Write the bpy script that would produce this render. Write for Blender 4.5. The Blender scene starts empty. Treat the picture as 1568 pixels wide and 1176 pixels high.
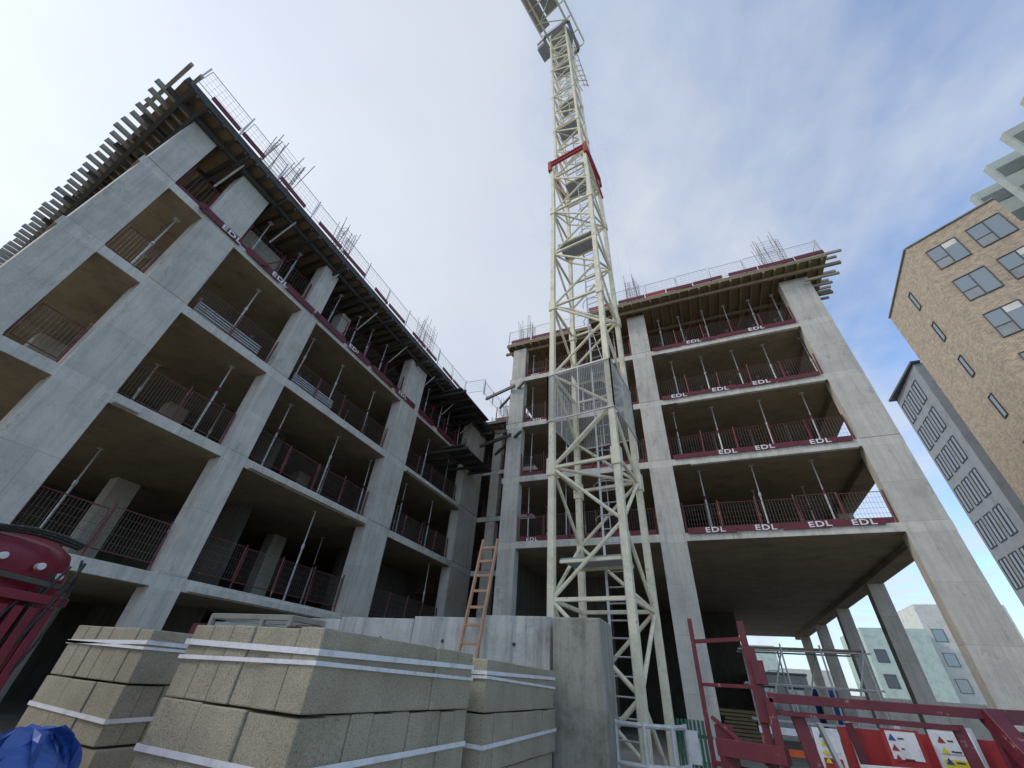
import bpy, math, random
from mathutils import Vector, Matrix
random.seed(7)
S=bpy.context.scene
S.view_settings.view_transform='Standard'; S.view_settings.look='None'; S.view_settings.exposure=0

# ---------------------------------------------------------------- materials
def newmat(name):
    m=bpy.data.materials.new(name); m.use_nodes=True
    nt=m.node_tree; b=nt.nodes['Principled BSDF']; return m,nt,b
def N(nt,t,**k):
    n=nt.nodes.new(t)
    for a,v in k.items(): setattr(n,a,v)
    return n
def ramp(nt,fac,stops):
    r=N(nt,'ShaderNodeValToRGB'); nt.links.new(fac,r.inputs[0])
    e=r.color_ramp.elements
    while len(e)<len(stops): e.new(0.5)
    for i,(p,c) in enumerate(stops):
        e[i].position=p; e[i].color=(c[0],c[1],c[2],1) if not isinstance(c,(int,float)) else (c,c,c,1)
    return r
def noise(nt,co,scale,detail=5,rough=.6,stretch=None):
    if stretch:
        mp=N(nt,'ShaderNodeMapping'); mp.inputs['Scale'].default_value=stretch
        nt.links.new(co,mp.inputs[0]); co=mp.outputs[0]
    n=N(nt,'ShaderNodeTexNoise'); n.inputs['Scale'].default_value=scale
    n.inputs['Detail'].default_value=detail; n.inputs['Roughness'].default_value=rough
    nt.links.new(co,n.inputs['Vector']); return n.outputs['Fac']
def mul(nt,a,b,fac=1,mode='MULTIPLY'):
    m=N(nt,'ShaderNodeMix',data_type='RGBA',blend_type=mode); m.inputs[0].default_value=fac
    nt.links.new(a,m.inputs[6]); nt.links.new(b,m.inputs[7]); return m.outputs[2]
def bump(nt,b,h,st=.3,d=.01):
    n=N(nt,'ShaderNodeBump'); n.inputs['Strength'].default_value=st; n.inputs['Distance'].default_value=d
    nt.links.new(h,n.inputs['Height']); nt.links.new(n.outputs[0],b.inputs['Normal'])

def concrete(name,col,streak=.15,blotch=.28,rough=.9,fine=40,boards=True,flat=False):
    m,nt,b=newmat(name); co=N(nt,'ShaderNodeTexCoord').outputs['Object']
    c1=tuple(min(.8,x*1.12) for x in col); c0=tuple(x*(1-blotch*.6) for x in col)
    base=ramp(nt,noise(nt,co,1.3,6,.7),[(.3,c0),(.5,col),(.7,c1)]).outputs[0]
    st=ramp(nt,noise(nt,co,1.0,5,.7,(6,6,.5)),[(.36,1-streak),(.55,1.0)]).outputs[0]
    wm=ramp(nt,noise(nt,co,2.3,5,.8,(1,1,.5)),[(.34,.76),(.42,1.0),(.66,1.0),(.74,1.10)]).outputs[0]
    f=noise(nt,co,fine,3,.7); fr=ramp(nt,f,[(.28,.82),(.5,1.0)]).outputs[0]
    c=mul(nt,mul(nt,mul(nt,base,st),fr),wm)
    if boards:
        sp=N(nt,'ShaderNodeSeparateXYZ'); nt.links.new(co,sp.inputs[0])
        ad=N(nt,'ShaderNodeMath',operation='ADD'); nt.links.new(sp.outputs[0],ad.inputs[0]); nt.links.new(sp.outputs[1],ad.inputs[1])
        cb=N(nt,'ShaderNodeCombineXYZ')
        if flat: nt.links.new(sp.outputs[0],cb.inputs[0]); nt.links.new(sp.outputs[1],cb.inputs[1])
        else: nt.links.new(ad.outputs[0],cb.inputs[0]); nt.links.new(sp.outputs[2],cb.inputs[1])
        br=N(nt,'ShaderNodeTexBrick'); nt.links.new(cb.outputs[0],br.inputs['Vector'])
        br.inputs['Color1'].default_value=(1,1,1,1); br.inputs['Color2'].default_value=(.88,.88,.87,1); br.inputs['Mortar'].default_value=(.62,.61,.58,1)
        br.inputs['Scale'].default_value=1; br.inputs['Mortar Size'].default_value=.006; br.inputs['Mortar Smooth'].default_value=.5
        br.inputs['Brick Width'].default_value=2.44 if flat else 1.37; br.inputs['Row Height'].default_value=1.22 if flat else 1.53
        c=mul(nt,c,br.outputs['Color'])
    nt.links.new(c,b.inputs['Base Color']); b.inputs['Roughness'].default_value=rough
    bump(nt,b,f,.35,.01); return m
def paint(name,col,wear=.4,wearcol=(.16,.07,.03),rough=.5,scale=5,metal=0):
    m,nt,b=newmat(name); co=N(nt,'ShaderNodeTexCoord').outputs['Object']
    n=noise(nt,co,scale,5,.75)
    th=.72-wear*.2
    c=ramp(nt,n,[(.3,tuple(x*.72 for x in col)),(.5,col),(th,tuple(min(1,x*1.1) for x in col)),(min(th+.05,.99),wearcol)]).outputs[0]
    nt.links.new(c,b.inputs['Base Color']); b.inputs['Roughness'].default_value=rough; b.inputs['Metallic'].default_value=metal
    return m

M={}
M['conc']=concrete('cast_concrete',(.64,.605,.54))
M['conc_edge']=concrete('slab_edge_concrete',(.66,.63,.565),.2,boards=False)
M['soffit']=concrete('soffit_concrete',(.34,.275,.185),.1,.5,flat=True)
M['inner']=concrete('shaded_inner_concrete',(.12,.11,.092),.3,.5,boards=False)  # interior shade put into this dark concrete colour
M['wallc']=concrete('retaining_concrete',(.64,.63,.59),.35,.5,boards=False)
M['pillar']=concrete('rough_pillar_concrete',(.36,.345,.29),.3,.9,.95,22,boards=False)
M['red']=paint('red_painted_steel',(.14,.016,.028),.25,(.10,.04,.035),.5)
M['rail']=paint('faded_rail_paint',(.16,.05,.05),.6,(.26,.22,.20),.5,4)
M['redbright']=paint('bright_red_paint',(.36,.03,.03),.25)
M['redgate']=paint('gate_red_paint',(.115,.014,.026),.55,(.26,.17,.155),.45,9)
M['maroon']=paint('maroon_machine_paint',(.18,.012,.03),.3,(.10,.03,.03),.30,5)
M['galv']=paint('galvanised_steel',(.60,.61,.61),.1,(.35,.3,.25),.45,6,.2)
M['mesh']=paint('mesh_wire',(.20,.16,.15),.1,(.12,.08,.08),.6)
M['dark']=paint('dark_formwork_steel',(.06,.058,.052),.3,(.13,.11,.09),.6)
M['ply']=paint('plywood_soffit',(.27,.195,.11),.4,(.12,.08,.045),.8,2)
M['timber']=paint('formwork_timber',(.27,.21,.13),.4,(.12,.09,.05),.8,3)
M['timber_grey']=paint('weathered_timber',(.36,.335,.28),.4,(.2,.18,.14),.8,3)
M['cream']=paint('crane_cream_paint',(.82,.76,.57),.46,(.38,.22,.10),.45,3.5)
M['crane_grey']=paint('crane_grey_steel',(.33,.36,.39),.3,(.25,.15,.1),.5)
M['orange_wood']=paint('ladder_wood',(.50,.29,.18),.4,(.30,.18,.12),.7,6)
M['strap']=paint('white_strap',(.82,.82,.85),.0,(.6,.6,.6),.35)
M['rubber']=paint('black_rubber',(.02,.02,.02),.1,(.05,.05,.05),.5)
M['white']=paint('white_lettering',(.78,.78,.78),.2,(.4,.3,.3),.6)
M['rebar']=paint('rebar_steel',(.36,.33,.31),.3,(.2,.1,.06),.7)
M['blue']=paint('blue_tarpaulin_cloth',(.025,.08,.30),.2,(.02,.04,.15),.5,8)
M['orange']=paint('orange_plastic',(.75,.13,.03),.2,(.4,.1,.03),.4)
M['green']=paint('green_paint',(.03,.14,.09),.2)
M['yellow']=paint('yellow_sign_face',(.75,.6,.05),.1)
M['palegreen']=paint('pale_green_cladding',(.50,.62,.57),.1,(.42,.52,.48),.7,1)
M['offwhite']=paint('offwhite_render',(.66,.66,.62),.1,(.5,.5,.47),.8,1)
M['greyclad']=paint('grey_cladding',(.27,.29,.31),.1,(.22,.23,.25),.7,1)
M['darkframe']=paint('dark_window_frame',(.05,.052,.055),.0,(.04,.04,.04),.4)
M['capgreen']=paint('green_grey_cladding',(.36,.41,.39),.2,(.25,.30,.28),.6,.6)
M['capdark']=paint('dark_green_cladding',(.13,.16,.155),.2,(.10,.12,.12),.5,.6)

m,nt,b=newmat('aggregate_block'); co=N(nt,'ShaderNodeTexCoord').outputs['Object']
f=noise(nt,co,120,4,.8)
base=ramp(nt,noise(nt,co,2.2,5,.6),[(.3,(.35,.31,.225)),(.7,(.49,.44,.33))]).outputs[0]
sp=ramp(nt,f,[(.3,.45),(.5,1.0),(.7,1.4)]).outputs[0]
pit=ramp(nt,noise(nt,co,60,3,.6),[(.30,.55),(.38,1.0)]).outputs[0]
nt.links.new(mul(nt,mul(nt,base,sp),pit),b.inputs['Base Color']); b.inputs['Roughness'].default_value=.95
bump(nt,b,f,.8,.01); M['block']=m
m,nt,b=newmat('buff_brick'); tc=N(nt,'ShaderNodeTexCoord').outputs['UV']
br=N(nt,'ShaderNodeTexBrick'); nt.links.new(tc,br.inputs['Vector'])
br.inputs['Color1'].default_value=(.46,.35,.23,1); br.inputs['Color2'].default_value=(.24,.16,.10,1); br.inputs['Mortar'].default_value=(.44,.40,.34,1)
br.inputs['Scale'].default_value=1; br.inputs['Mortar Size'].default_value=.016; br.inputs['Brick Width'].default_value=.23; br.inputs['Row Height'].default_value=.078; br.inputs['Bias'].default_value=-.2
co=N(nt,'ShaderNodeTexCoord').outputs['Object']
vv=ramp(nt,noise(nt,co,3.5,5,.8),[(.3,.7),(.7,1.3)]).outputs[0]
nt.links.new(mul(nt,br.outputs['Color'],vv),b.inputs['Base Color']); b.inputs['Roughness'].default_value=.9; M['brick']=m
m,nt,b=newmat('window_glass'); b.inputs['Base Color'].default_value=(.26,.30,.33,1); b.inputs['Roughness'].default_value=.05; b.inputs['Metallic'].default_value=.6
M['glass']=m
m,nt,b=newmat('site_ground'); co=N(nt,'ShaderNodeTexCoord').outputs['Object']
g=ramp(nt,noise(nt,co,.5,7,.7),[(.3,(.22,.20,.165)),(.55,(.34,.32,.28)),(.75,(.42,.40,.36))]).outputs[0]
nt.links.new(g,b.inputs['Base Color']); b.inputs['Roughness'].default_value=.95; M['ground']=m

# ---------------------------------------------------------------- mesh builder
class MB:
    def __init__(s): s.v=[];s.f=[];s.m=[];s.mats=[]
    def mi(s,k):
        if k not in s.mats: s.mats.append(k)
        return s.mats.index(k)
    def hexa(s,p,mat,bottom=None,top=None):
        o=len(s.v); s.v+= [tuple(q) for q in p]; i=s.mi(mat)
        for f in ((0,3,2,1),(4,5,6,7),(0,1,5,4),(1,2,6,5),(2,3,7,6),(3,0,4,7)):
            s.f.append(tuple(o+j for j in f)); s.m.append(i)
        if bottom: s.m[-6]=s.mi(bottom)
        if top: s.m[-5]=s.mi(top)
    def box(s,x0,x1,y0,y1,z0,z1,mat,bottom=None,top=None):
        s.hexa([(x0,y0,z0),(x1,y0,z0),(x1,y1,z0),(x0,y1,z0),(x0,y0,z1),(x1,y0,z1),(x1,y1,z1),(x0,y1,z1)],mat,bottom,top)
    def beam(s,p,q,w,h,mat,up=(0,0,1)):
        p=Vector(p);q=Vector(q);d=(q-p).normalized();u=Vector(up)
        if abs(d.dot(u))>.98:u=Vector((0,1,0))
        a=d.cross(u).normalized()*w/2;c=a.cross(d).normalized()*h/2
        s.hexa([p-a-c,p+a-c,p+a+c,p-a+c,q-a-c,q+a-c,q+a+c,q-a+c],mat)
    def rod(s,p,q,r,mat,n=6,r2=None):
        p=Vector(p);q=Vector(q);d=(q-p)
        if d.length<1e-6:return
        d.normalize();u=Vector((0,0,1)) if abs(d.z)<.9 else Vector((1,0,0))
        a=d.cross(u).normalized();c=a.cross(d);r2=r if r2 is None else r2
        o=len(s.v);i=s.mi(mat)
        for pp,rr in((p,r),(q,r2)):
            for k in range(n):
                t=2*math.pi*k/n; s.v.append(tuple(pp+a*rr*math.cos(t)+c*rr*math.sin(t)))
        for k in range(n):
            s.f.append((o+k,o+(k+1)%n,o+n+(k+1)%n,o+n+k)); s.m.append(i)
        s.f.append(tuple(o+k for k in reversed(range(n))));s.m.append(i)
        s.f.append(tuple(o+n+k for k in range(n)));s.m.append(i)
    def path(s,pts,r,mat,n=8):
        for a,c in zip(pts,pts[1:]): s.rod(a,c,r,mat,n)
    def build(s,name,parent=None,bevel=0,seg=2):
        me=bpy.data.meshes.new(name); me.from_pydata(s.v,[],s.f)
        for k in s.mats: me.materials.append(M[k])
        me.polygons.foreach_set('material_index',s.m); me.update()
        o=bpy.data.objects.new(name,me); S.collection.objects.link(o)
        if parent:o.parent=parent
        if bevel:
            bm=o.modifiers.new('bevel','BEVEL'); bm.width=bevel; bm.segments=seg; bm.limit_method='ANGLE'
        return o
def empty(name):
    e=bpy.data.objects.new(name,None); S.collection.objects.link(e); return e
def lerp(a,b,t): return a+(b-a)*t

g=MB()
g.v=[(-1500,-1500,0),(1500,-1500,0),(1500,1500,0),(-1500,1500,0)];g.f=[(0,1,2,3)];g.m=[0];g.mats=['ground']; g.build('ground')

# ---------------------------------------------------------------- main building
B=empty('concrete_building_under_construction')
T=.29
LX=-11.8; LB=-25.0; LY0=.45; LY1=21.4
RY=16.4; RB=46.0; RX0=-7.95; RX1=7.42
SK=.098
def endy(x,off=0): return off+(-12-x)*SK
Llev=[2.72,6.03,9.03,12.03]; Rlev=[6.03,9.03,12.03,15.03]
LTOP=14.72; RTOP=18.0
def skew(mb,xa,xb,off,y1,z0,z1,mat,bottom=None,top=None):
    ya,yb=endy(xa,off),endy(xb,off)
    mb.hexa([(xa,ya,z0),(xb,yb,z0),(xb,y1,z0),(xa,y1,z0),(xa,ya,z1),(xb,yb,z1),(xb,y1,z1),(xa,y1,z1)],mat,bottom,top)
sl=MB()
for z in Llev:
    skew(sl,LB-3,LX,LY0,LY1,z,z+T,'conc_edge','soffit','soffit')  # tops take the soffit tone too, interior shade put into their colour
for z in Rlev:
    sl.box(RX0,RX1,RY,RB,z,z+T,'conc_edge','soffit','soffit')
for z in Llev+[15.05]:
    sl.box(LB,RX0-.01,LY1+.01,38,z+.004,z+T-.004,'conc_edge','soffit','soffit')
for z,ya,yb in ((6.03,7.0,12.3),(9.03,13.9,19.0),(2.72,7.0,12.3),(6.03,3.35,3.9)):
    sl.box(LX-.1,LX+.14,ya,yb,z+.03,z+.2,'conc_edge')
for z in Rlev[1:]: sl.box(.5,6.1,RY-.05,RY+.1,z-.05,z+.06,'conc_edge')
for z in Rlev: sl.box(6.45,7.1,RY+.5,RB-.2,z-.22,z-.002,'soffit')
sl.build('floor_slabs',B,.012,1)

co=MB()
Lcols=[(.5,1.25),(2.25,3.3),(6.15,6.85),(12.4,13.8),(19.1,21.3)]
zs=[0]+[z+T for z in Llev]; ze=Llev+[LTOP]
for a,b_ in zip(zs,ze):
    for (y0,y1) in Lcols:
        j=random.uniform(-.012,.012)
        co.box(LX-.5,LX+.025+j,y0,y1,a+.012,b_-.004,'conc')
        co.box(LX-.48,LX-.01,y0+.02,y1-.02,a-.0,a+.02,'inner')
    for x in (-17.2,-22.5):
        for (y0,y1) in Lcols[1:]: co.box(x-.25,x+.25,y0+.1,y0+.8,a+.004,b_-.004,'conc')
Rcols=[(-7.85,-7.05),(-1.12,-.2),(6.2,7.4)]
zs=[0]+[z+T for z in Rlev]; ze=Rlev+[RTOP]
for a,b_ in zip(zs,ze):
    for (x0,x1) in Rcols:
        j=random.uniform(-.012,.012)
        co.box(x0,x1,RY-.02+j,RY+.45,a+.012,b_-.004-(.5 if x0<-7 and a>15 else 0),'conc')
    for y in (23,29.5,36,43):
        for (x0,x1) in ((-1.0,-.4),(6.5,7.1)): co.box(x0,x1,y,y+.5,a+.004,b_-.23 if x0>6 else b_-.004,'conc')
for a,b_ in zip([0]+[z+T for z in Llev],Llev+[LTOP+.3]):
    co.box(-11.2,-10.6,LY1+.0,LY1+.5,a+.006,b_-.006,'conc')
for z in Llev:
    for (y0,y1) in Lcols[:4]: co.box(LX-.2,LX+.012,y0-.01,y1+.01,z-.03,z+T+.05,'conc_edge')
for z in Rlev:
    for (x0,x1) in Rcols: co.box(x0-.01,x1+.01,RY-.012,RY+.2,z-.05,z+T+.05,'conc_edge')
co.build('columns',B,.02,2)

wl=MB()  # walls added inside to close the floors and keep them dark
zt=[0]+[z+T for z in Llev]; zb=Llev+[LTOP]
for a,b_ in zip(zt,zb):
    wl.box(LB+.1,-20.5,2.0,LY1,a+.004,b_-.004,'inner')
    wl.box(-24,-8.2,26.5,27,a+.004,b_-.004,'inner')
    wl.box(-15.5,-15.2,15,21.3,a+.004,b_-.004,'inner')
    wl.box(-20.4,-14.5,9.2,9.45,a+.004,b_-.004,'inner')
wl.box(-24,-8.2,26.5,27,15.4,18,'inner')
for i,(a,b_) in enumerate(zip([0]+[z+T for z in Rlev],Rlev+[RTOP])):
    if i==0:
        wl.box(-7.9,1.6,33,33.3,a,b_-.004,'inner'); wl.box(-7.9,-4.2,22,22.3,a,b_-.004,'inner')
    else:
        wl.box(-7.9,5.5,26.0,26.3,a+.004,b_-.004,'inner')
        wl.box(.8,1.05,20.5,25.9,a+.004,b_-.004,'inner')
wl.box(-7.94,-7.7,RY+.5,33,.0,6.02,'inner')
wl.box(-13.5,-13.4,14.2,16.8,0,2.5,'ply')
for k in range(5): wl.box(-13.39,-13.36,14.3+k*.52,14.34+k*.52,0,2.5,'timber')
wl.build('inner_walls',B)

# ---- formwork roof decks
fw=MB()
fx=-11.25; DO=-.26
skew(fw,LB-4,fx,DO,LY1+.3,LTOP+.26,LTOP+.34,'ply')
fw.box(fx+.002,fx+.05,endy(fx,DO),LY1+.3,LTOP+.22,LTOP+.50,'dark')
y=.1
while y<LY1:
    xs_=max(LB-3.5,-12-(y-DO-.12)/SK)
    if xs_<fx-.5: fw.beam((xs_,y,LTOP+.18),(fx+.02+random.uniform(-.05,.12),y,LTOP+.18),.08,.14,'dark')
    y+=.42
for x in (-11.7,-13.2,-15,-17,-19,-21):
    fw.beam((x,endy(x,DO-.1),LTOP+.02),(x,LY1+.2,LTOP+.02),.10,.16,'dark')
y=.35
while y<LY1:
    fw.beam((-15.5,y+ (.35 if y<1 else 0),LTOP-.14),(-10.95+random.uniform(-.1,.1),y,LTOP-.12),.09,.16,'dark')
    y+=1.55
x=LB-5
while x<-11.7:
    ye=endy(x,-.60)+random.uniform(-.07,.05)
    fw.beam((x,ye+1.6,LTOP+.17),(x+random.uniform(-.03,.03),ye,LTOP+.17),.08,.17,'timber_grey'); x+=.42
fw.beam((LB-4,endy(LB-4,.0),LTOP+.0),(-10.9,endy(-10.9,.0),LTOP+.0),.12,.14,'dark')
for y in (-.50,-.2): fw.beam((-13.2,y+.15,LTOP+.38),(-10.75,y,LTOP+.38),.09,.12,'timber_grey')
fy=RY-.75; sx=-3.1
fw.box(sx,RX1+.75,fy,RB-12,RTOP+.24,RTOP+.30,'ply')
fw.box(sx,RX1+.75,fy-.05,fy-.002,RTOP+.20,RTOP+.42,'timber')
x=sx
while x<RX1+.6:
    fw.beam((x,fy-.02-random.uniform(-.02,.12),RTOP+.16),(x,fy+12,RTOP+.16),.08,.15,'timber'); x+=.48
for yy in (fy+.35,fy+2.2,fy+4.5,fy+7,fy+9): fw.beam((sx,yy,RTOP+.0),(RX1+1.25,yy,RTOP+.0),.10,.16,'timber')
fyl=RY-.15; zl=RTOP-.5
fw.box(RX0-.3,sx-.01,fyl,RB-12,zl+.24,zl+.30,'ply')
fw.box(RX0-.3,sx-.01,fyl-.05,fyl-.002,zl+.20,zl+.42,'timber')
x=RX0-.2
while x<sx:
    fw.beam((x,fyl-.02-random.uniform(-.02,.12),zl+.16),(x,fyl+10,zl+.16),.08,.15,'timber'); x+=.48
for yy in (fyl+.35,fyl+2.2,fyl+4.5): fw.beam((RX0-.5,yy,zl),(sx,yy,zl),.10,.16,'timber')
for k,yy in enumerate((fy-.02,fy+.3,fy+.75,fy+1.2,fy+1.7,fy+2.2)):
    fw.beam((RX1-.8,yy,RTOP+.36),(RX1+1.15+random.uniform(-.2,.2),yy,RTOP+.38),.08,.12,'timber_grey')
for k in range(4):
    fw.beam((RX1-.3,fy+.5+.5*k,RTOP-.5),(RX1+1.0+random.uniform(-.2,.1),fy+.5+.5*k,RTOP-.5),.08,.12,'timber_grey')
fw.box(LX-.2,RX0-.35,LY1-.6,LY1+8,RTOP-2.6,RTOP-2.5,'ply')
fw.box(LX+.3,RX0-.4,LY1-.9,LY1-.65,RTOP-2.7,RTOP-2.5,'dark')
for z,yy in ((14.4,15.5),(11.4,16.6)):
    for k in range(5): fw.beam((-14,yy+k*.75,z),(-10.2-.15*k,yy+k*.75,z),.1,.16,'dark')
    fw.box(-11.7,-10.4,yy-.2,yy+3.4,z+.10,z+.16,'dark')
for z in (11.5,14.6):
    fw.beam((-9.6,RY+.4,z),(-7.5,RY-.3,z),.10,.16,'dark'); fw.beam((-9.2,RY+1.5,z),(-6.9,RY-.45,z),.09,.14,'dark')
fw.build('roof_formwork',B)

# ---- edge protection
ep=MB(); mw=MB()
def rail(p,q,z,h=1.1,post=1.25,mesh=True,toe=True,mat='red',toem='red',wire='mesh',step=.11,z2=None):
    p=Vector((p[0],p[1],z)); q=Vector((q[0],q[1],z if z2 is None else z2)); L=(q-p).length; n=max(1,round(L/post)); d=(q-p)/L
    up=Vector((0,0,1))
    for i in range(n+1):
        a=p+d*L*i/n; t=Vector((random.uniform(-.05,.05),random.uniform(-.05,.05),0))
        ep.rod(a,a+up*(h+random.uniform(.02,.16))+t,.024,mat,6)
    for i in range(n):
        a=p+d*(L*i/n+.05); b_=p+d*(L*(i+1)/n-.05); s0=up*random.uniform(-.04,.04); s1=s0+up*random.uniform(-.03,.03)
        for hh in (h,.20): ep.rod(a+up*hh+s0,b_+up*hh+s1,.014,mat,5)
        for e,ss in ((a,s0),(b_,s1)): ep.rod(e+up*.2+ss,e+up*h+ss,.012,mat,5)
        if toe: ep.beam(a+up*.13,b_+up*(.13+random.uniform(-.02,.02)),.03,.20,toem)
        if mesh:
            for hh in (.38,.56,.74,.92): mw.rod(a+up*hh+s0,b_+up*hh+s1,.0045,wire,3)
            l=(b_-a).length; k=int(l/step)
            for j in range(1,k):
                c=a+d*l*j/k; mw.rod(c+up*.2+s0,c+up*h+s0,.0045,wire,3)
LGap=[(1.3,2.2),(3.35,6.1),(6.9,12.35),(13.85,19.05)]
for i,z in enumerate(Llev):
    top=i==3
    for (a,b_) in LGap: rail((LX-(.15 if top else .32),a),(LX-(.15 if top else .32),b_),z+T, mat='red' if top else 'rail',toe=top,step=.11 if top else .075)
for i,z in enumerate(Llev+[15.05]):
    rail((LX+.2,LY1+.2),(RX0-.1,LY1+.2),z+T)
RGap=[(-7.0,-1.17),(-.15,6.15)]
for z in Rlev:
    for (a,b_) in RGap: rail((a,RY+.14),(b_,RY+.14),z+T,mat='rail' if z<8 else 'red',step=.09)
    rail((RX1-.1,RY+.6),(RX1-.1,RY+9),z+T)
    rail((RX0+.1,RY+.5),(RX0+.1,LY1),z+T)
rail((fx+.06,-.2),(fx+.06,LY1-4.6),LTOP+.45,1.05,1.6,True,False,'galv','galv','galv',.16)
rail((-9.9,LY1-4.4),(-9.9,LY1-.9),LTOP+.35,1.05,1.2,True,False,'galv','galv','galv',.16)
rail((fx+.06,LY1-4.6),(-9.9,LY1-4.5),LTOP+.40,1.05,1.2,True,False,'galv','galv','galv',.16)
rail((sx,fy+.02),(RX1+.7,fy+.02),RTOP+.45,1.05,1.5,True,False,'galv','galv','galv',.2)
rail((RX0-.25,fyl+.02),(sx,fyl+.02),zl+.45,1.05,1.5,True,False,'galv','galv','galv',.2)
rail((RX1+.72,fy+.1),(RX1+.72,fy+9),RTOP+.45,1.05,1.5,True,False,'galv','galv','galv',.2)
rail((-10.8,LY1-.85),(RX0-.5,LY1-.85),RTOP-2.5,1.05,1.2,True,True)
x=sx+.1
while x<RX1:
    l=random.uniform(1.0,1.5); ep.beam((x,fy-.07,RTOP+.54),(min(x+l,RX1+.7),fy-.07,RTOP+.54+random.uniform(-.03,.03)),.03,.22,'redbright' if random.random()<.2 else 'red'); x+=l+random.choice((.05,.3))
x=RX0
while x<sx-1:
    ep.beam((x,fyl-.07,zl+.54),(x+1.2,fyl-.07,zl+.54),.03,.22,'red'); x+=1.3
y=.3
while y<16.5:
    l=random.uniform(.8,1.4); ep.beam((fx+.12,y,LTOP+.60),(fx+.12,y+l,LTOP+.60+random.uniform(-.04,.04)),.03,.18,'red'); y+=l+random.choice((.1,.7))
for y in [2.0,4.2,6.6,9.0,11.4,14.0,16.5,18.8]:
    ep.rod((LX-.1,y,12.35),(LX+.35,y+.1,12.1),.03,'red')
    ep.rod((LX-.5,y,LTOP-.9),(LX+.4,y,LTOP-.1),.03,'galv')
ep.build('edge_protection_rails',B); mw.build('mesh_panels',B)

rb=MB()
y=2.0
while y<20:
    l=random.uniform(1.2,1.8); rb.beam((LX+.07,y,12.33),(LX+.07,y+l,12.31),.03,.24,'red'); y+=l+random.uniform(.1,.5)
for z in Rlev:
    x=-.1
    while x<5.6:
        l=random.uniform(1.3,1.7); rb.beam((x,RY-.05,z+T+.05+random.uniform(-.03,.02)),(min(x+l,6.15),RY-.05,z+T+.05+random.uniform(-.03,.03)),.025,.19,'red'); x+=l+.05
rb.build('toe_boards',B)

def textmesh(body,size):
    cu=bpy.data.curves.new('lettering','FONT'); cu.body=body; cu.size=size; cu.extrude=.004; cu.offset=.006; cu.space_character=1.15
    o=bpy.data.objects.new('tmp',cu); S.collection.objects.link(o); dg=bpy.context.evaluated_depsgraph_get(); dg.update()
    me=bpy.data.meshes.new_from_object(o.evaluated_get(dg)); bpy.data.objects.remove(o); me.materials.clear(); me.materials.append(M['white']); return me
tm=textmesh('EDL',.25)
def put(loc,rot,s=1,par=None):
    o=bpy.data.objects.new('lettering',tm); o.location=loc; o.rotation_euler=rot; o.scale=(s*1.4,s,s); S.collection.objects.link(o); o.parent=par or B
for z,xs_ in ((6.03,(.5,2.1,3.7,4.9)),(9.03,(1.6,2.9,4.7)),(12.03,(.3,2.0,3.6)),(15.03,(1.5,4.2,))):
    for x in xs_: put((x,RY-.07,z+T-.03),(math.pi/2,random.uniform(-.03,.03),0))
for z,xs_ in ((6.03,(-6.6,)),(15.03,(-6.7,-5.2,-3.6)),(12.03,(-6.5,))):
    for x in xs_: put((x,RY+.1,z+T+.03),(math.pi/2,0,0),.8)
for y in (2.7,4.6,8.5,12.0): put((LX+.09,y,12.03+.2),(math.pi/2,0,math.pi/2))

# props
pr=MB()
def prop(x,y,z0,z1):
    zm=lerp(z0,z1,random.uniform(.5,.68)); dx=random.uniform(-.05,.05); dy=random.uniform(-.05,.05)
    pr.rod((x,y,z0),(x+dx*.6,y+dy*.6,zm),.032,'galv',6); pr.rod((x+dx*.6,y+dy*.6,zm-.05),(x+dx,y+dy,z1),.023,'galv',6)
    pr.rod((x+dx*.6,y+dy*.6,zm-.09),(x+dx*.6,y+dy*.6,zm+.05),.05,'red' if random.random()<.3 else 'galv',6)
    pr.box(x-.07,x+.07,y-.07,y+.07,z0+.002,z0+.012,'galv'); pr.box(x+dx-.08,x+dx+.08,y+dy-.08,y+dy+.08,z1-.012,z1-.002,'galv')
for i,z in enumerate(Llev):
    zt_=(Llev+[LTOP-.05])[i+1]
    sp=[3.6,2.6,2.3,1.15][i]
    for x in ((LX-.55,LX-2.4,LX-4.6) if i==3 else (LX-.8,LX-3.2)):
        y=2.0+random.random()
        while y<21:
            if not any(a-.1<y<b_+.1 and x>LX-.7 for a,b_ in Lcols): prop(x,y+random.uniform(-.3,.3),z+T,zt_)
            y+=sp*random.uniform(.8,1.3)
for i,z in enumerate(Rlev):
    zt_=(Rlev+[RTOP-.55])[i+1]; sp=[1.9,1.7,1.45,1.2][i]
    for y in ((RY+.7,RY+2.6,RY+5) if i==3 else (RY+.8,RY+3.4)):
        x=-6.8
        while x<6.4:
            if not (-1.3<x<-.1) : prop(x,y,z+T,zt_ if (x<sx or i<3) else RTOP-.05)
            x+=sp+random.uniform(-.2,.2)
for y in (4.2,8.0,11,15): pr.rod((LX-.5,y,12.4),(LX-.5,y+1.3,14.6),.02,'red',5)
for x in (1,3.5): pr.rod((x,RY+.7,15.4),(x+1.4,RY+.7,17.9),.02,'red',5)
pr.build('steel_props',B)

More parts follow.
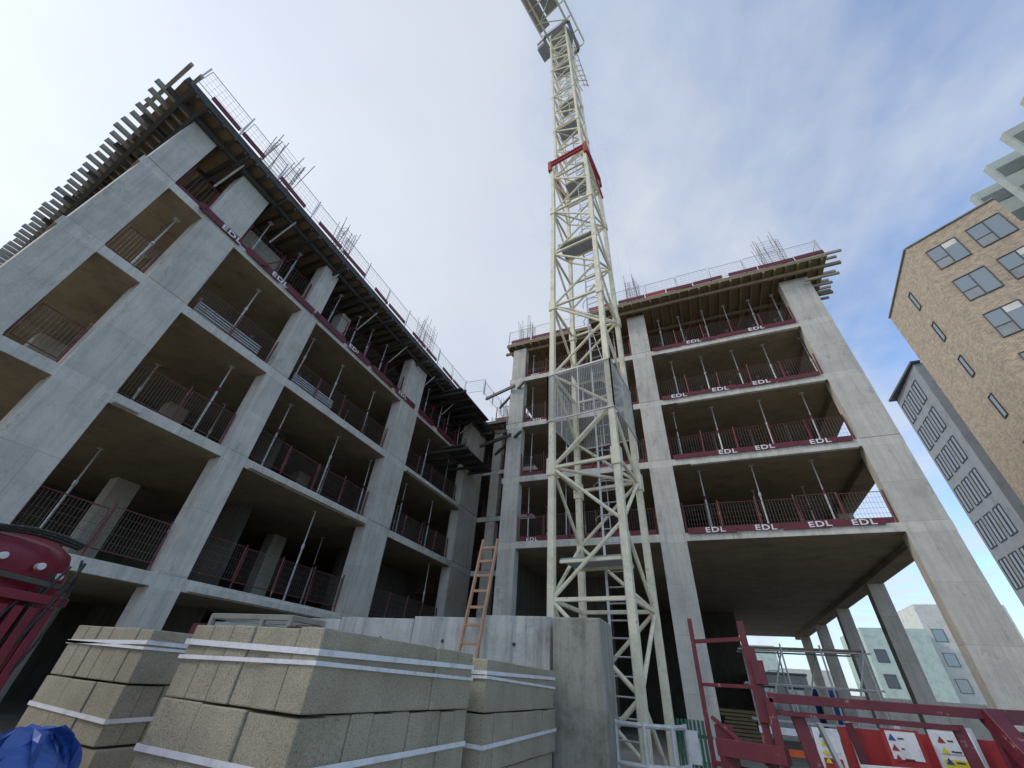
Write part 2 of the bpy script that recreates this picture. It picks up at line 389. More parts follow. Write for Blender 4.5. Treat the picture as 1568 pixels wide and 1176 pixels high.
rs=MB()
def starter(x,y,z,w,d,h=1.25):
    nx=4;ny=4
    lx,ly=random.uniform(-.1,.1),random.uniform(-.1,.1)
    for i in range(nx):
        for j in range(ny):
            if 0<i<nx-1 and 0<j<ny-1: continue
            t=(lx+random.uniform(-.18,.18),ly+random.uniform(-.18,.18)); hh=h*random.uniform(.8,1.06)
            a=(x+w*(i/(nx-1)-.5),y+d*(j/(ny-1)-.5),z)
            rs.rod(a,(a[0]+t[0],a[1]+t[1],z+hh),.015,'rebar',4)
    for k in range(int(h/.25)-1):
        zz=z+.2+.22*k
        c=[(x-w/2,y-d/2,zz),(x+w/2,y-d/2,zz),(x+w/2,y+d/2,zz),(x-w/2,y+d/2,zz)]
        for a,b_ in zip(c,c[1:]+c[:1]): rs.rod(a,b_,.009,'rebar',4)
starter(LX-.1,2.9,LTOP+.35,.4,1.2,3.1); starter(LX-.1,6.4,LTOP+.35,.4,.7,2.9); starter(LX-.1,13.0,LTOP+.35,.4,1.2,3.0); starter(-10.2,21,LTOP+.4,.5,.5,2.2)
starter(-7.3,RY+.6,zl+.3,.7,.5,2.7); starter(-.6,RY+.5,RTOP+.3,.7,.5,3.5); starter(6.7,RY+.5,RTOP+.3,.9,.5,4.0)
rs.build('rebar_starters',B)

st=MB()
st.box(-13.6,-12.9,3.6,5.2,12.33,14.2,'timber_grey'); st.box(-13.4,-12.8,8.4,8.9,12.33,14.5,'conc')
for (y0,y1) in ((3.7,5.9),(7.4,9.4)):
    for k in range(9): st.beam((-12.5,y0,9.42+.09*k),(-12.5+random.uniform(-.02,.02),y1,9.42+.09*k+random.uniform(-.01,.01)),.05,.045,'galv')
for k in range(6): st.beam((3+.05*k,RY+1,15.40+.07*k),(5.2,RY+.9+.05*k,15.40+.07*k),.12,.05,'timber')
st.build('stored_materials',B)

# ---------------------------------------------------------------- tower crane
C=empty('tower_crane'); cm=MB(); lad=MB()
th=math.radians(-8); e1=Vector((math.cos(th),math.sin(th),0)); e2=Vector((-math.sin(th),math.cos(th),0))
A0=Vector((-2.80,8.5,0)); W=1.6; ctr=A0+e1*W/2+e2*W/2
def corners(w): return [ctr-e1*w/2-e2*w/2,ctr+e1*w/2-e2*w/2,ctr+e1*w/2+e2*w/2,ctr-e1*w/2+e2*w/2]
def up(v,z): return Vector((v.x-max(0,z-18)*.020,v.y,z))
def mast(w,z0,z1,bay,cw,dw,mat='cream'):
    cs=corners(w)
    z=z0;i=0
    while z<z1-.1:
        zn=min(z+bay,z1)
        for c in cs: cm.beam(up(c,z),up(c,zn+.01),cw,cw,mat,e1)
        for k in range(4):
            a,b_=cs[k],cs[(k+1)%4]
            if (i+k)%2==0: cm.rod(up(a,z),up(b_,zn),dw,mat,8)
            else: cm.rod(up(b_,z),up(a,zn),dw,mat,8)
            if i%2==0: cm.beam(up(a,z),up(b_,z),dw*1.8,dw*1.8,mat)
            if i%4==0:
                cm.beam(up(a,z-.22),up(a,z+.22),cw*1.45,cw*1.45,mat,e1)
        if i%4==0:
            cm.rod(up(cs[0],z),up(cs[2],z),dw,mat,6)
        z=zn;i+=1
mast(W,.0,20.9,1.42,.145,.042)
mast(1.32,20.2,43.5,1.25,.12,.036)
lc=ctr+e1*.25+e2*.1
for s_ in (-.2,.2):
    lad.beam(up(lc+e1*s_,.3),up(lc+e1*s_,18),.05,.03,'galv'); lad.beam(up(lc+e1*s_,18),up(lc+e1*s_,43),.05,.03,'galv')
z=.5
while z<43: lad.rod(up(lc-e1*.2,z),up(lc+e1*.2,z),.014,'galv',4); z+=.3
z=3.6;k=0
while z<42:
    ww=.66 if z<20 else .54; o=e2*(.35 if k%2 else -.3)
    c=ctr+o
    p=[c-e1*ww-e2*.38,c+e1*ww-e2*.38,c+e1*ww+e2*.38,c-e1*ww+e2*.38]
    lad.hexa([up(q,z) for q in p]+[up(q,z+.04) for q in p],'crane_grey')
    lad.beam(up(p[0],z-.03),up(p[1],z-.03),.06,.06,'cream'); lad.beam(up(p[2],z-.03),up(p[3],z-.03),.06,.06,'cream')
    for zz in (z+1,z+1.8,z+2.6):
        pts=[up(lc,zz)+e1*.34*math.cos(t)-e2*.34*math.sin(t) for t in [math.pi*j/6 for j in range(7)]]
        lad.path(pts,.012,'galv',4)
    z+=5.6 if z<20 else 5.0;k+=1
cs=corners(W+.20)
for zc in (20.95,21.22):
    for k in range(4): cm.beam(up(cs[k],zc),up(cs[(k+1)%4],zc),.11,.10,'redbright')
for c in corners(W+.14): cm.beam(up(c,20.5),up(c,21.35),.17,.17,'redbright',e1)
cm.beam(up(corners(W+.2)[1],21),up(corners(W+.2)[2],19.4),.07,.07,'redbright')
cm.build('mast',C,.008,1)
pm=MB(); cs=corners(W+.2); za,zb_=6.95,8.45
for k in range(4):
    a,b_=cs[k],cs[(k+1)%4]
    for z in (za,zb_): pm.beam(up(a,z),up(b_,z),.03,.03,'galv')
    for t in (0,.5,1): pm.beam(up(a.lerp(b_,t),za),up(a.lerp(b_,t),zb_),.03,.03,'galv')
    for j in range(1,36):
        t=j/36; pm.rod(up(a.lerp(b_,t),za),up(a.lerp(b_,t),zb_),.004,'galv',3)
        zz=za+(zb_-za)*t; pm.rod(up(a,zz),up(b_,zz),.004,'galv',3)
pm.build('guard_cage',C)
hd=MB(); zt=43.5
f1=Vector((-.26,-.96,0)).normalized(); f2=Vector((-f1.y,f1.x,0))
hd.rod(up(ctr,zt),up(ctr,zt+.6),.95,'crane_grey',20); hd.rod(up(ctr,zt+.6),up(ctr,zt+1.3),.8,'cream',20)
cs=corners(2.1)
for k in range(4):
    a,b_=cs[k],cs[(k+1)%4]
    hd.beam(up(a,zt-.6),up(b_,zt-.6),.22,.05,'crane_grey')
    for h in (.0,.5,1.0): hd.rod(up(a,zt-.6+h),up(b_,zt-.6+h),.02,'cream',5)
    for t in (0,.33,.66): hd.rod(up(a.lerp(b_,t),zt-.6),up(a.lerp(b_,t),zt+.4),.018,'cream',5)
zj=zt+1.5; hc=up(ctr,zt)
def P(u,v,z): return Vector((hc.x,hc.y,0))+f1*u+f2*v+Vector((0,0,z))
for v_ in (-.9,.9):
    hd.beam(P(-1.5,v_,zj),P(16,v_,zj),.14,.24,'cream'); hd.beam(P(-1.5,v_*1.5,zj+.2),P(16,v_*1.5,zj+.2),.07,.09,'cream')
    for h in (.6,1.2): hd.rod(P(-1.5,v_*1.5,zj+h),P(16,v_*1.5,zj+h),.025,'cream',5)
u=-1.5;i=0
while u<16:
    hd.beam(P(u,-1.3,zj+.1),P(u,1.3,zj+.1),.09,.09,'cream')
    hd.rod(P(u,-.9 if i%2 else .9,zj),P(u+1.1,.9 if i%2 else -.9,zj),.045,'cream',6)
    for v_ in (-1.35,1.35): hd.rod(P(u,v_,zj+.2),P(u,v_,zj+1.3),.02,'cream',5)
    u+=1.1;i+=1
def slabP(u0,u1,v0,v1,z0,z1,mat): hd.hexa([P(u0,v0,z0),P(u1,v0,z0),P(u1,v1,z0),P(u0,v1,z0),P(u0,v0,z1),P(u1,v0,z1),P(u1,v1,z1),P(u0,v1,z1)],mat)
slabP(1.2,16,-1.28,-.35,zj+.17,zj+.2,'crane_grey'); slabP(1.8,4.6,-.25,.8,zj+.2,zj+1.5,'crane_grey')
slabP(-.3,.75,-1.85,-1.15,zj-1.5,zj-.1,'crane_grey'); slabP(.755,.79,-1.8,-1.2,zj-1.3,zj-.3,'glass'); slabP(-.2,.65,-1.88,-1.853,zj-1.2,zj-.4,'glass'); slabP(-.35,.85,-1.9,-1.1,zj-.1,zj,'cream')
apex=P(-4.4,-.2,zj-.2)
for v_,h in ((-.6,0),(.6,0),(0,1.1)): hd.rod(P(-1,v_,zj+h),P(-4.4,v_*.5-.2,zj+h*.6),.045,'cream',6)
for i in range(8):
    u0=-1-.42*i;u1=u0-.42
    hd.rod(P(u0,-.6+.04*i,zj),P(u1,.55-.05*i,zj),.03,'cream',5); hd.rod(P(u0,.6-.05*i,zj),P(u1,0,zj+1.0-.05*i),.03,'cream',5); hd.rod(P(u0,-.6+.04*i,zj),P(u1,0,zj+1.0-.05*i),.03,'cream',5)
hd.build('slewing_head_and_jib',C)
cb=MB()
for d in (-.15,.25): cb.rod(apex+Vector((d,0,0)),(-.8+d*2,21,18.5),.012,'galv',5)
cb.build('hoist_cables',C); lad.build('ladder_and_platforms',C)

# ---------------------------------------------------------------- foreground walls
w=MB()
xs=[-10.5,-7.0,-5.2,-3.75,-2.45]
for i,(a,b_) in enumerate(zip(xs,xs[1:])):
    w.box(a+.008,b_-.008,7.4+.01*(i%2),7.75,0,2.30+.04*i,'wallc')
w.box(-2.75,-2.44,7.77,10.2,0,2.42,'wallc')
for x in (-5.9,-4.5,-3.1): w.rod((x,7.38,2.0),(x,7.45,2.0),.03,'dark',8)
w.build('concrete_retaining_wall',None,.02,2)
w=MB(); w.box(-2.27,-1.50,6.95,7.7,0,2.36,'pillar'); w.build('concrete_pillar',None,.035,3)

w=MB(); bl=Vector((-3.62,6.35,0)); tp=Vector((-3.83,7.62,3.80)); off=Vector((.17,0,0))
for s_ in (-1,1): w.beam(bl+off*s_*1.05,tp+off*s_*.95,.035,.075,'orange_wood',(0,1,0))
for i in range(1,14):
    c=bl.lerp(tp,i/13.6); w.beam(c-off,c+off,.03,.045,'orange_wood')
w.build('wooden_ladder',None,.004,1)

w=MB(); Z0=1.35
bx=(-8.3,-6.35,5.6,6.3)
for zz in (Z0,2.1):
    for yy in bx[2:]: w.beam((bx[0],yy,zz),(bx[1],yy,zz),.07,.09,'timber_grey')
    for xx in bx[:2]: w.beam((xx,bx[2],zz),(xx,bx[3],zz),.07,.09,'timber_grey')
for xx in (bx[0],bx[0]+1.3,bx[1]):
    for yy in bx[2:]: w.beam((xx,yy,0),(xx,yy,2.14),.08,.08,'timber_grey')
w.box(bx[0]+.05,bx[1]-.7,bx[2]+.03,bx[3]-.05,Z0,2.02,'capgreen')
w.box(bx[0]+1.35,bx[1]-.06,bx[2]+.03,bx[3]-.05,Z0,1.9,'timber')
w.box(bx[1]+.06,bx[1]+.5,bx[2]-.1,bx[2]+.35,1.2,1.98,'red'); w.box(bx[0]-.5,bx[0]-.15,bx[2],bx[2]+.3,1.2,1.98,'red')
w.build('steel_formwork_crate',None,.012,1)

# ---------------------------------------------------------------- block pallets
def pile(name,x0,x1,y0,y1,top,layers,hl=.425):
    o=empty(name); b=MB(); s=MB(); p=MB()
    for L in range(layers):
        z1=top-L*(hl+.012); z0=z1-hl
        jx=random.uniform(-.04,.04) if L else 0; jy=random.uniform(-.03,.03) if L else 0
        ax0,ax1,ay0,ay1=x0+jx,x1+jx,y0+jy,y1+jy
        nx_,ny_=((6,3) if (L%2==0) else (3,9))
        dx=(ax1-ax0)/nx_; dy=(ay1-ay0)/ny_
        for i in range(nx_):
            for j in range(ny_):
                if 0<i<nx_-1 and 0<j<ny_-1: continue
                e=lambda:random.uniform(-.010,.010)
                b.box(ax0+i*dx+.003+e()*(i==0),ax0+(i+1)*dx-.003+e()*(i==nx_-1),ay0+j*dy+.003+e()*(j==0),ay0+(j+1)*dy-.003+e()*(j==ny_-1),z0,z1+e()*.7,'block')
        zz=z0+hl*(.72 if L==0 else .45); t=.013
        for q,dz,tw in ((0,0,.017),)+(((0,-.055,.012),) if L==0 else ()):
            zs_=[zz+dz+random.uniform(-.03,.03) for _ in range(4)]
            c=[(ax0-t,ay0-t),(ax1+t,ay0-t),(ax1+t,ay1+t),(ax0-t,ay1+t)]
            for k in range(4):
                a=c[k];d=c[(k+1)%4]
                s.beam((a[0],a[1],zs_[k]),(d[0],d[1],zs_[(k+1)%4]),.003,tw*2,'strap')
    zb=top-layers*(hl+.012)
    for k in range(3):
        yy=lerp(y0+.08,y1-.08,k/2); p.box(x0,x1,yy-.05,yy+.05,max(0,zb-.1),max(.05,zb-.005),'timber_grey')
    b.build('blocks',o,.008,2); s.build('straps',o); p.build('pallet',o)
pile('concrete_block_pallet',-3.52,-2.25,2.27,4.33,1.69,4)
pile('concrete_block_pallet',-6.35,-5.0,2.84,4.5,1.68,4)
pile('concrete_block_pallet',-3.6,-2.18,4.52,6.75,1.66,4)

# ---------------------------------------------------------------- mini excavator (left)
E=empty('mini_excavator'); w=MB()
def ring(cx,cy,z,rx,ry,n=28,pw=5):
    r=[]
    for k in range(n):
        t=2*math.pi*k/n; c,s_=math.cos(t),math.sin(t)
        r.append((cx+rx*math.copysign(abs(c)**(2/pw),c),cy+ry*math.copysign(abs(s_)**(2/pw),s_),z))
    return r
def loft(mb,rings,mat):
    o=len(mb.v); n=len(rings[0]); i=mb.mi(mat)
    for r in rings: mb.v+=r
    for a in range(len(rings)-1):
        for k in range(n):
            mb.f.append((o+a*n+k,o+a*n+(k+1)%n,o+(a+1)*n+(k+1)%n,o+(a+1)*n+k)); mb.m.append(i)
    mb.f.append(tuple(o+k for k in reversed(range(n)))); mb.m.append(i)
    mb.f.append(tuple(o+(len(rings)-1)*n+k for k in range(n))); mb.m.append(i)
cx,cy=-4.85,.72
loft(w,[ring(cx,cy,z-.08,.88*s_,.98*s_) for z,s_ in ((.80,.9),(.9,1),(1.35,1.02),(1.75,1.02),(1.98,.99),(2.10,.95),(2.16,.86),(2.18,.6))],'maroon')
ob=w.build('body',E)
for p in ob.data.polygons: p.use_smooth=True
w=MB()
for k in range(6):
    y=1.18+k*.075; w.beam((-3.945,y,.95),(-3.945,y,1.68),.03,.05,'maroon')
w.beam((-3.94,1.12,1.74),(-3.94,1.62,1.72),.05,.05,'maroon'); w.beam((-3.94,1.12,.92),(-3.94,1.62,.92),.05,.05,'maroon')
w.beam((-3.94,1.0,1.84),(-3.94,1.6,1.80),.03,.03,'dark')
w.box(-5.2,-4.6,.3,.9,2.05,2.2,'rubber')
for x in (-5.6,-4.3):
    w.box(x-.17,x+.17,-.4,1.7,.06,.5,'rubber'); w.rod((x-.18,-.4,.28),(x+.18,-.4,.28),.22,'rubber',16); w.rod((x-.18,1.7,.28),(x+.18,1.7,.28),.22,'rubber',16)
w.rod((-4.95,.65,.4),(-4.95,.65,.9),.35,'dark',16)
w.beam((-4.9,-.2,1.6),(-5.2,-1.6,2.9),.2,.28,'maroon'); w.beam((-5.2,-1.6,2.9),(-5.3,-2.6,1.4),.16,.2,'maroon')
for k in range(7):
    pts=[]
    for i in range(17):
        t=i/16; pts.append((-3.94+.035*math.sin(5*t+k),1.56-.07*k*t*(1-t)-.02*k+.035*math.sin(5*t+k*1.7),1.98-.035*k-1.05*t+.02*math.sin(9*t+k)))
    w.path(pts,.008+.003*(k%2),'rubber',8)
for k in range(3):
    pts=[(-4.05+.03*k,1.05+.5*t,2.05+.03*math.sin(math.pi*t)+.012*k) for t in [j/8 for j in range(9)]]
    w.path(pts,.010,'rubber',8)
for k,(yy,zz) in enumerate(((1.18,1.92),(1.38,1.90),(1.5,1.86))): w.rod((-3.99,yy,zz),(-3.93,yy,zz),.022,'galv',10)
w.rod((-3.92,1.22,1.25),(-3.92,1.58,1.05),.022,'rubber',10)
w.build('hoses_tracks_and_arm',E,.004,1)
tm2=textmesh('M8',.15); o=bpy.data.objects.new('lettering',tm2); o.location=(-3.935,.98,1.58); o.rotation_euler=(math.pi/2,0,math.pi/2); S.collection.objects.link(o); o.parent=E
w=MB(); loft(w,[ring(-3.35,1.42,z,a,b_,16,4) for z,a,b_ in ((0,.32,.25),(.15,.3,.22),(.6,.25,.14),(1.0,.22,.12),(1.11,.2,.1))],'orange'); w.build('plastic_barrier')
w=MB()
rgs=[]
for i in range(14):
    t=i/13; r=.18*math.sin(math.pi*(t*.92+.04))**.5
    rgs.append([(q[0]+.028*math.sin(k*2.3+7*t),q[1]+.028*math.sin(k*1.7+6*t),q[2]+.025*math.sin(k*1.9+3*t)) for k,q in enumerate(ring(-2.66,1.27,.83+.37*t,r*1.2,r,34,2))])
loft(w,rgs,'blue'); w.rod((-2.66,1.27,0),(-2.66,1.27,.88),.16,'timber_grey',12)
w.build('blue_tarpaulin_bundle')

# ---------------------------------------------------------------- red gate & frames
w=MB(); y=5.0
def fr(x0,x1,z0,z1,y,t=.06,mat='redgate',y2=None):
    y2=y if y2 is None else y2
    w.beam((x0,y,z0),(x0,y,z1),t,t,mat);w.beam((x1,y2,z0),(x1,y2,z1),t,t,mat)
    w.beam((x0,y,z1),(x1,y2,z1),t,t,mat);w.beam((x0,y,z0),(x1,y2,z0),t,t,mat)
fr(.36,1.82,.1,1.53,y,.065)
w.beam((.36,y,1.43),(1.6,y,1.43),.03,.035,'redgate')
w.beam((1.6,y+.02,1.45),(1.68,y+.02,.1),.07,.05,'redgate')
w.beam((.9,y+.1,1.13),(2.6,y+.1,1.2),.035,.035,'galv'); w.beam((.9,y+.1,.8),(2.6,y+.1,.86),.035,.035,'galv')
w.beam((.55,y+.05,1.42),(.70,y+.05,.2),.10,.05,'redgate'); w.beam((.72,y+.25,1.38),(.92,y+.25,.5),.14,.03,'galv')
w.beam((.95,y+.3,1.40),(1.05,y+.3,.2),.05,.05,'redgate')
w.beam((.30,y+.05,0),(.28,y+.1,2.12),.06,.06,'redgate')
w.beam((.30,y+.05,1.35),(.30,y+.05,1.9),.10,.05,'redgate')
w.beam((.34,y+.03,1.62),(.34,y+.03,1.80),.10,.08,'redgate')
fr(-.2,.28,1.0,1.98,5.6,.035,'redgate',5.2)
w.beam((-.2,5.6,0),(-.2,5.6,2.2),.045,.045,'redgate')
w.beam((-.2,5.6,1.6),(.28,5.2,1.6),.03,.03,'redgate')
w.beam((-.05,5.3,.1),(-.05,5.3,1.3),.16,.1,'redgate'); w.beam((-.12,5.2,1.15),(.4,5.0,1.15),.12,.12,'redgate')
w.beam((-.14,5.25,1.35),(.28,5.05,1.05),.03,.03,'redgate')
w.beam((1.82,y,1.53),(2.0,4.4,.6),.11,.11,'redgate'); w.beam((1.82,y,1.52),(3.4,5.6,1.56),.09,.09,'redgate')
w.beam((2.1,5.1,1.5),(2.25,5.15,.1),.08,.08,'redgate'); w.beam((3.4,5.6,0),(3.4,5.6,1.6),.1,.1,'redgate')
for i in range(14):
    xx=.45+i*.1; w.rod((xx,y+.02,.15),(xx,y+.02,1.12),.004,'rail',4)
w.build('red_steel_gate',None,.008,1)
w=MB(); w.box(2.55,4.2,5.9,7.0,.0,1.42,'dark')
for x in (2.7,3.0,3.3,3.6,3.9): w.box(x,x+.04,5.86,5.89,.1,1.35,'dark')
w.box(2.53,4.22,5.84,5.9,1.36,1.45,'redgate')
w.build('steel_waste_skip',None,.02,1)
def sign(nm,x0,x1,z0,z1,y,cols):
    w=MB(); w.rod((x0+.05,y+.05,0),(x0+.05,y+.05,z1),.03,'galv'); w.rod((x1-.05,y+.05,0),(x1-.05,y+.05,z1),.03,'galv')
    w.box(x0,x1,y,y+.02,z0,z1,cols[0])
    n=len(cols)-1
    for i,c in enumerate(cols[1:]):
        a=lerp(z0,z1,i/n)+.03;b_=lerp(z0,z1,(i+1)/n)-.02; w.box(x0+.04,x1-.04,y-.008,y-.003,a,b_,c)
    for k in range(9):
        zz=lerp(z0,z1,(k+1)/10); w.box(x0+.14,x1-.08-random.random()*.12,y-.014,y-.010,zz,zz+.012,'darkframe')
        o=len(w.v); w.v+=[(x0+.05,y-.013,zz-.015),(x0+.12,y-.013,zz-.015),(x0+.085,y-.013,zz+.045)]; w.f.append((o,o+1,o+2)); w.m.append(w.mi(random.choice(('yellow','blue','redbright'))))
    w.build(nm)
sign('safety_sign',1.62,1.98,.45,1.34,7.4,['redbright','white','redbright','white'])
sign('safety_sign',2.10,2.48,.45,1.36,7.5,['white','yellow','white','yellow','white'])
sign('safety_sign',.95,1.22,.5,1.28,7.6,['white','white','redbright','white'])
w=MB(); w.box(1.3,3.6,8.0,8.05,0,1.3,'redbright')
for x in (1.4,1.9,2.6,3.2): w.box(x,x+.06,7.94,7.98,0,1.4,'galv')
w.build('red_site_hoarding')
w=MB()
for z in (.35,.7,1.12): w.path([(-1.5,7.5,z),(-1.1,7.42,z),(-.75,7.6,z),(-.6,8.0,z)],.03,'galv')
for p in ((-1.5,7.5),(-1.1,7.42),(-.75,7.6),(-.6,8.0)): w.rod((p[0],p[1],0),(p[0],p[1],1.16),.03,'galv')
w.build('steel_pipe_barrier')
w=MB()
for i in range(9): w.box(-.95+i*.07,-.95+i*.07+.045,9.98,10.0,.05,1.15,'green')
for z in (.3,.9): w.box(-.97,-.3,10.003,10.04,z,z+.05,'green')
w.box(-.75,-.55,9.95,9.975,.55,1.0,'white'); w.build('green_picket_fence')
w=MB()
for x in (1.0,2.2,3.4,4.6):
    for yy in (19.5,20.7): w.rod((x,yy,0),(x,yy,3.2),.03,'galv')
for z in (1.0,2.0,3.0):
    for yy in (19.5,20.7): w.rod((.8,yy,z),(4.8,yy,z),.03,'galv')
w.rod((1,19.5,.2),(2.2,19.5,3),.03,'galv'); w.rod((3.4,19.5,.2),(4.6,19.5,3),.03,'galv'); w.rod((2.2,20.7,.2),(3.4,20.7,3),.03,'galv')
w.box(.9,4.7,19.5,20.7,3.05,3.1,'timber')
w.build('scaffold_frame')
cbn=MB(); cbn.box(1.6,4.2,30,35,0,2.7,'offwhite')
for x in (1.9,3.1): cbn.box(x,x+.8,29.95,29.99,1.1,2.1,'glass'); cbn.box(x-.05,x+.85,29.96,29.995,1.02,1.08,'darkframe'); cbn.box(x-.05,x+.85,29.96,29.995,2.12,2.18,'darkframe')
cbn.box(1.55,4.25,29.9,35.1,2.7,2.8,'greyclad'); cbn.build('site_cabin',None,.02,1)
w=MB()
for i in range(9): w.box(-.2+random.uniform(-.1,.1),1.1+random.uniform(-.1,.1),23,24.2,.1+i*.12,.19+i*.12,'timber' if i%2 else 'ply')
w.build('timber_stack')
for X,Y in ((.6,13),(1.9,13.4),(3.2,13.2)):
    w=MB()
    for z in (.3,.65,1.0): w.beam((X,Y,z),(X+1.1,Y+.1,z),.04,.12,'orange' if z<.9 else 'white')
    for xx in (X+.05,X+1.05): w.beam((xx,Y+.02,0),(xx,Y+.06,1.1),.05,.05,'orange'); w.beam((xx,Y-.25,.03),(xx,Y+.3,.03),.05,.05,'rubber')
    w.build('pedestrian_barrier')
w=MB(); w.box(-2,30,52,52.1,0,2.4,'offwhite')
for k in range(12): w.box(-1.9+k*2.6,-1.9+k*2.6+.06,51.92,51.99,0,2.45,'galv')
w.build('site_hoarding')
w=MB(); w.box(4.6,8.5,44,46.4,0,2.5,'blue')
for k in range(18): w.box(4.7+k*.2,4.8+k*.2,43.95,43.99,.1,2.4,'blue')
w.build('shipping_container')
# ---------------------------------------------------------------- neighbouring buildings
def face_building(name,pts,z1,wallmat,windows,z0=0):
    o=empty(name); w=MB(); n=len(pts)
    for x,y in pts: w.v.append((x,y,z0))
    for x,y in pts: w.v.append((x,y,z1))
    i=w.mi(wallmat)
    for k in range(n): w.f.append((k,(k+1)%n,n+(k+1)%n,n+k)); w.m.append(i)
    w.f.append(tuple(n+k for k in range(n))); w.m.append(i)
    ob=w.build('walls',o)
    uv=ob.data.uv_layers.new(name='UVMap')
    for p in ob.data.polygons:
        nn=p.normal
        t=Vector((-nn.y,nn.x,0)); t=t.normalized() if t.length>.1 else Vector((1,0,0))
        for li in p.loop_indices:
            c=ob.data.vertices[ob.data.loops[li].vertex_index].co; uv.data[li].uv=(c.dot(t),c.z if abs(nn.z)<.5 else c.y)
    ww=MB()
    for (k,u0,u1,za,zb,style) in windows:
        a=Vector((*pts[k],0)); b_=Vector((*pts[(k+1)%n],0)); d=(b_-a).normalized(); nn=Vector((d.y,-d.x,0))
        def Q(u,z,o_): return a+d*u+nn*o_+Vector((0,0,z))
        def slab(u0,u1,za,zb,o0,o1,mat):
            ww.hexa([Q(u0,za,o1),Q(u1,za,o1),Q(u1,za,o0),Q(u0,za,o0),Q(u0,zb,o1),Q(u1,zb,o1),Q(u1,zb,o0),Q(u0,zb,o0)],mat)
        slab(u0,u1,za,zb,.002,.02,'glass'); f_=.05
        slab(u0-f_,u0,za-f_,zb+f_,.002,.06,'darkframe'); slab(u1,u1+f_,za-f_,zb+f_,.002,.06,'darkframe')
        slab(u0,u1,za-f_,za,.002,.06,'darkframe'); slab(u0,u1,zb,zb+f_,.002,.06,'darkframe')
        um=lerp(u0,u1,.5)
        if style=='b':
            slab(um-.03,um+.03,za,zb,.021,.055,'darkframe'); slab(u0,um-.04,za,lerp(za,zb,.38),.022,.035,'greyclad')
            slab(u0,um-.03,lerp(za,zb,.38),lerp(za,zb,.42),.022,.05,'darkframe')
            if random.random()<.6: slab(um+.04,u1-.02,lerp(za,zb,random.uniform(.5,.8)),zb-.01,.021,.026,'offwhite')
    if windows: ww.build('windows',o)
    return o
P1=(21.2,23.0);P2=(17.5,25.5);P3=(18.4,32.8);P4=(22.6,31.8)
H=27.5
win=[]
for f_ in range(8):
    z=H-2.9-3.0*f_
    win.append((0,.65,2.05,z,z+1.75,'b')); win.append((0,2.65,4.1,z,z+1.75,'b'))
    win.append((3,4.1,4.55,z-.1,z+1.3,'d'))
bb=face_building('brick_apartment_building',[P2,P1,P4,P3],H,'brick',win)
w=MB()
for a,b_ in ((P2,P1),(P3,P2),(P1,P4)): w.beam((a[0],a[1],H+.04),(b_[0],b_[1],H+.04),.22,.08,'greyclad')
w.build('coping',bb)
G1=(21.8,40.0);G2=(22.2,46.5);G3=(40,46.5);G4=(40,39)
win=[]
for f_ in range(9):
    z=27.3-2.9-2.95*f_
    for u in (.5,2.3,4.1): win.append((3,u,u+.5,z,z+2.0,'d')); win.append((3,u+.65,u+1.15,z,z+2.0,'d'))
    for u in (.8,4,7,10): win.append((0,u,u+1.6,z,z+2.0,'d'))
gb=face_building('grey_apartment_building',[G1,G4,G3,G2],27.4,'greyclad',win)
w=MB()
for f_ in range(9):
    z=24.2-2.95*f_
    w.box(22.6,25.5,38.4,39.6,z,z+.14,'darkframe')
    for k in range(20): w.rod((22.6+k*.15,38.42,z),(22.6+k*.15,38.42,z+1.1),.012,'darkframe',4)
    w.box(22.58,25.5,38.40,38.44,z+1.1,z+1.14,'darkframe')
w.box(21.6,22.3,39.8,46.5,27.4,27.6,'darkframe')
w.build('balconies',gb)
w=MB(); o=empty('sawtooth_apartment_tower'); Hs=41.5
w.box(35.5,46,8,35,0,Hs-6,'capgreen')
yy=12.4
while yy<33:
    d=2.9; xt=30.7
    a=[(34.5,yy,0),(34.5,yy+d*.45,0),(xt,yy+d*.75,0),(xt,yy+d*.55,0)]
    i=w.mi('capgreen'); b0=len(w.v); top=Hs+random.uniform(-.2,.2)
    w.v+=[(p[0],p[1],0) for p in a]+[(p[0],p[1],top) for p in a]
    for q in ((3,0,4,7),(2,3,7,6),(1,2,6,5),(0,1,5,4),(4,5,6,7)): w.f.append(tuple(b0+t for t in q)); w.m.append(i)
    for z in [Hs-1.5-3*jj for jj in range(13)]:
        w.beam((34.3,yy-.02,z),(xt+.15,yy+d*.55-.05,z),.08,1.3,'capdark')
    yy+=d
w.build('facade',o)
def blockb(name,x0,x1,y0,y1,h,mat,st=3.0):
    win=[]; z=1.2
    while z<h-2:
        u=.8
        while u<(x1-x0)-1.6: win.append((0,u,u+1.3,z,z+1.5,'d')); u+=2.9
        z+=st
    face_building(name,[(x0,y0),(x1,y0),(x1,y1),(x0,y1)],h,mat,win)
blockb('distant_apartment_building',1,9.5,92,105,9.2,'palegreen')
blockb('distant_apartment_building',21,29,86,100,11.5,'palegreen')
blockb('distant_apartment_building',29.5,40,88,104,15.0,'offwhite')
blockb('distant_apartment_building',40.5,60,95,110,11,'palegreen')
blockb('distant_apartment_building',10,20.5,110,120,7,'offwhite')

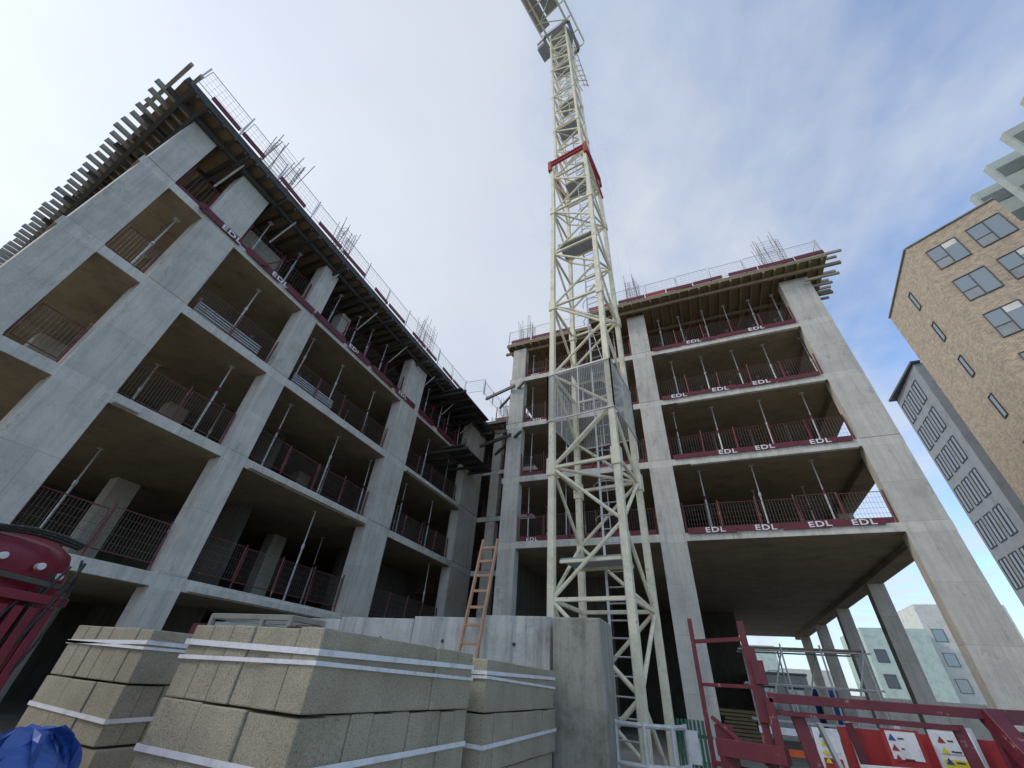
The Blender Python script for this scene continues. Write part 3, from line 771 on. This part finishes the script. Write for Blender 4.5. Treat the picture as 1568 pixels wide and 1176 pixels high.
# ---------------------------------------------------------------- light & sky
sd=Vector((-.70,-.38,.60)).normalized()
el=math.asin(sd.z); az=math.atan2(sd.x,sd.y)
W_=bpy.data.worlds.new('World'); S.world=W_; W_.use_nodes=True; nt=W_.node_tree
bg=nt.nodes['Background']; bg.inputs[1].default_value=.15
sky=N(nt,'ShaderNodeTexSky'); sky.sky_type='NISHITA'; sky.sun_disc=False; sky.sun_elevation=el; sky.sun_rotation=az
tc=N(nt,'ShaderNodeTexCoord'); sep=N(nt,'ShaderNodeSeparateXYZ'); nt.links.new(tc.outputs['Generated'],sep.inputs[0])
def mth(op,a,b=None,clamp=False):
    m_=N(nt,'ShaderNodeMath',operation=op,use_clamp=clamp)
    for i,v in enumerate((a,b)):
        if v is None: continue
        if isinstance(v,(int,float)): m_.inputs[i].default_value=v
        else: nt.links.new(v,m_.inputs[i])
    return m_.outputs[0]
zc=mth('MAXIMUM',sep.outputs[2],.12); cx_=mth('DIVIDE',sep.outputs[0],zc); cy_=mth('DIVIDE',sep.outputs[1],zc)
cmb=N(nt,'ShaderNodeCombineXYZ'); nt.links.new(cx_,cmb.inputs[0]); nt.links.new(cy_,cmb.inputs[1])
n1=noise(nt,cmb.outputs[0],1.5,7,.55,(1,.8,1)); n2=noise(nt,cmb.outputs[0],4.2,6,.55,(1.2,.7,1))
s_=mth('ADD',mth('MULTIPLY',n1,1.9),mth('MULTIPLY',n2,.6))
s_=mth('SUBTRACT',s_,mth('MULTIPLY',sep.outputs[0],.95))
sc=mth('MULTIPLY',s_,.7)
fac=ramp(nt,sc,[(.32,.03),(.64,.52),(.95,.90)]).outputs[0]
cc=ramp(nt,n1,[(.3,(4.3,4.7,5.3)),(.7,(5.1,5.35,5.75))])
tint=N(nt,'ShaderNodeVectorMath',operation='MULTIPLY'); nt.links.new(sky.outputs[0],tint.inputs[0]); tint.inputs[1].default_value=(1.35,1.65,1.95)
dp=N(nt,'ShaderNodeVectorMath',operation='DOT_PRODUCT'); nt.links.new(tc.outputs['Generated'],dp.inputs[0]); dp.inputs[1].default_value=Vector((-.84,-.1,.54)).normalized()
gl=mth('MULTIPLY',mth('POWER',mth('MAXIMUM',dp.outputs['Value'],0),7),1.1)
ca=N(nt,'ShaderNodeMix',data_type='RGBA'); nt.links.new(fac,ca.inputs[0]); nt.links.new(tint.outputs[0],ca.inputs[6]); nt.links.new(cc.outputs[0],ca.inputs[7])
ad=N(nt,'ShaderNodeVectorMath',operation='ADD'); nt.links.new(ca.outputs[2],ad.inputs[0]); nt.links.new(gl,ad.inputs[1])
nt.links.new(ad.outputs[0],bg.inputs[0])
sl_=bpy.data.lights.new('sun','SUN'); sl_.energy=1.3; sl_.angle=math.radians(14); sl_.color=(1,.94,.84)
so=bpy.data.objects.new('sun',sl_); S.collection.objects.link(so); so.rotation_euler=sd.to_track_quat('Z','Y').to_euler()

# ---------------------------------------------------------------- camera
Z=Vector((.0645,.800,-.5965)).normalized(); Yv=Vector((.385,-.576,-.721)); Yv=(Yv-Z*Yv.dot(Z)).normalized(); Xv=Yv.cross(Z)
R=Matrix((Xv,Yv,Z))
cam=bpy.data.cameras.new('camera'); cam.sensor_width=36; cam.lens=36*610/1568; cam.clip_start=.05; cam.clip_end=5000
cobj=bpy.data.objects.new('camera',cam); S.collection.objects.link(cobj)
cobj.matrix_world=Matrix.Translation((0,0,1.5)) @ R.to_4x4()
S.camera=cobj
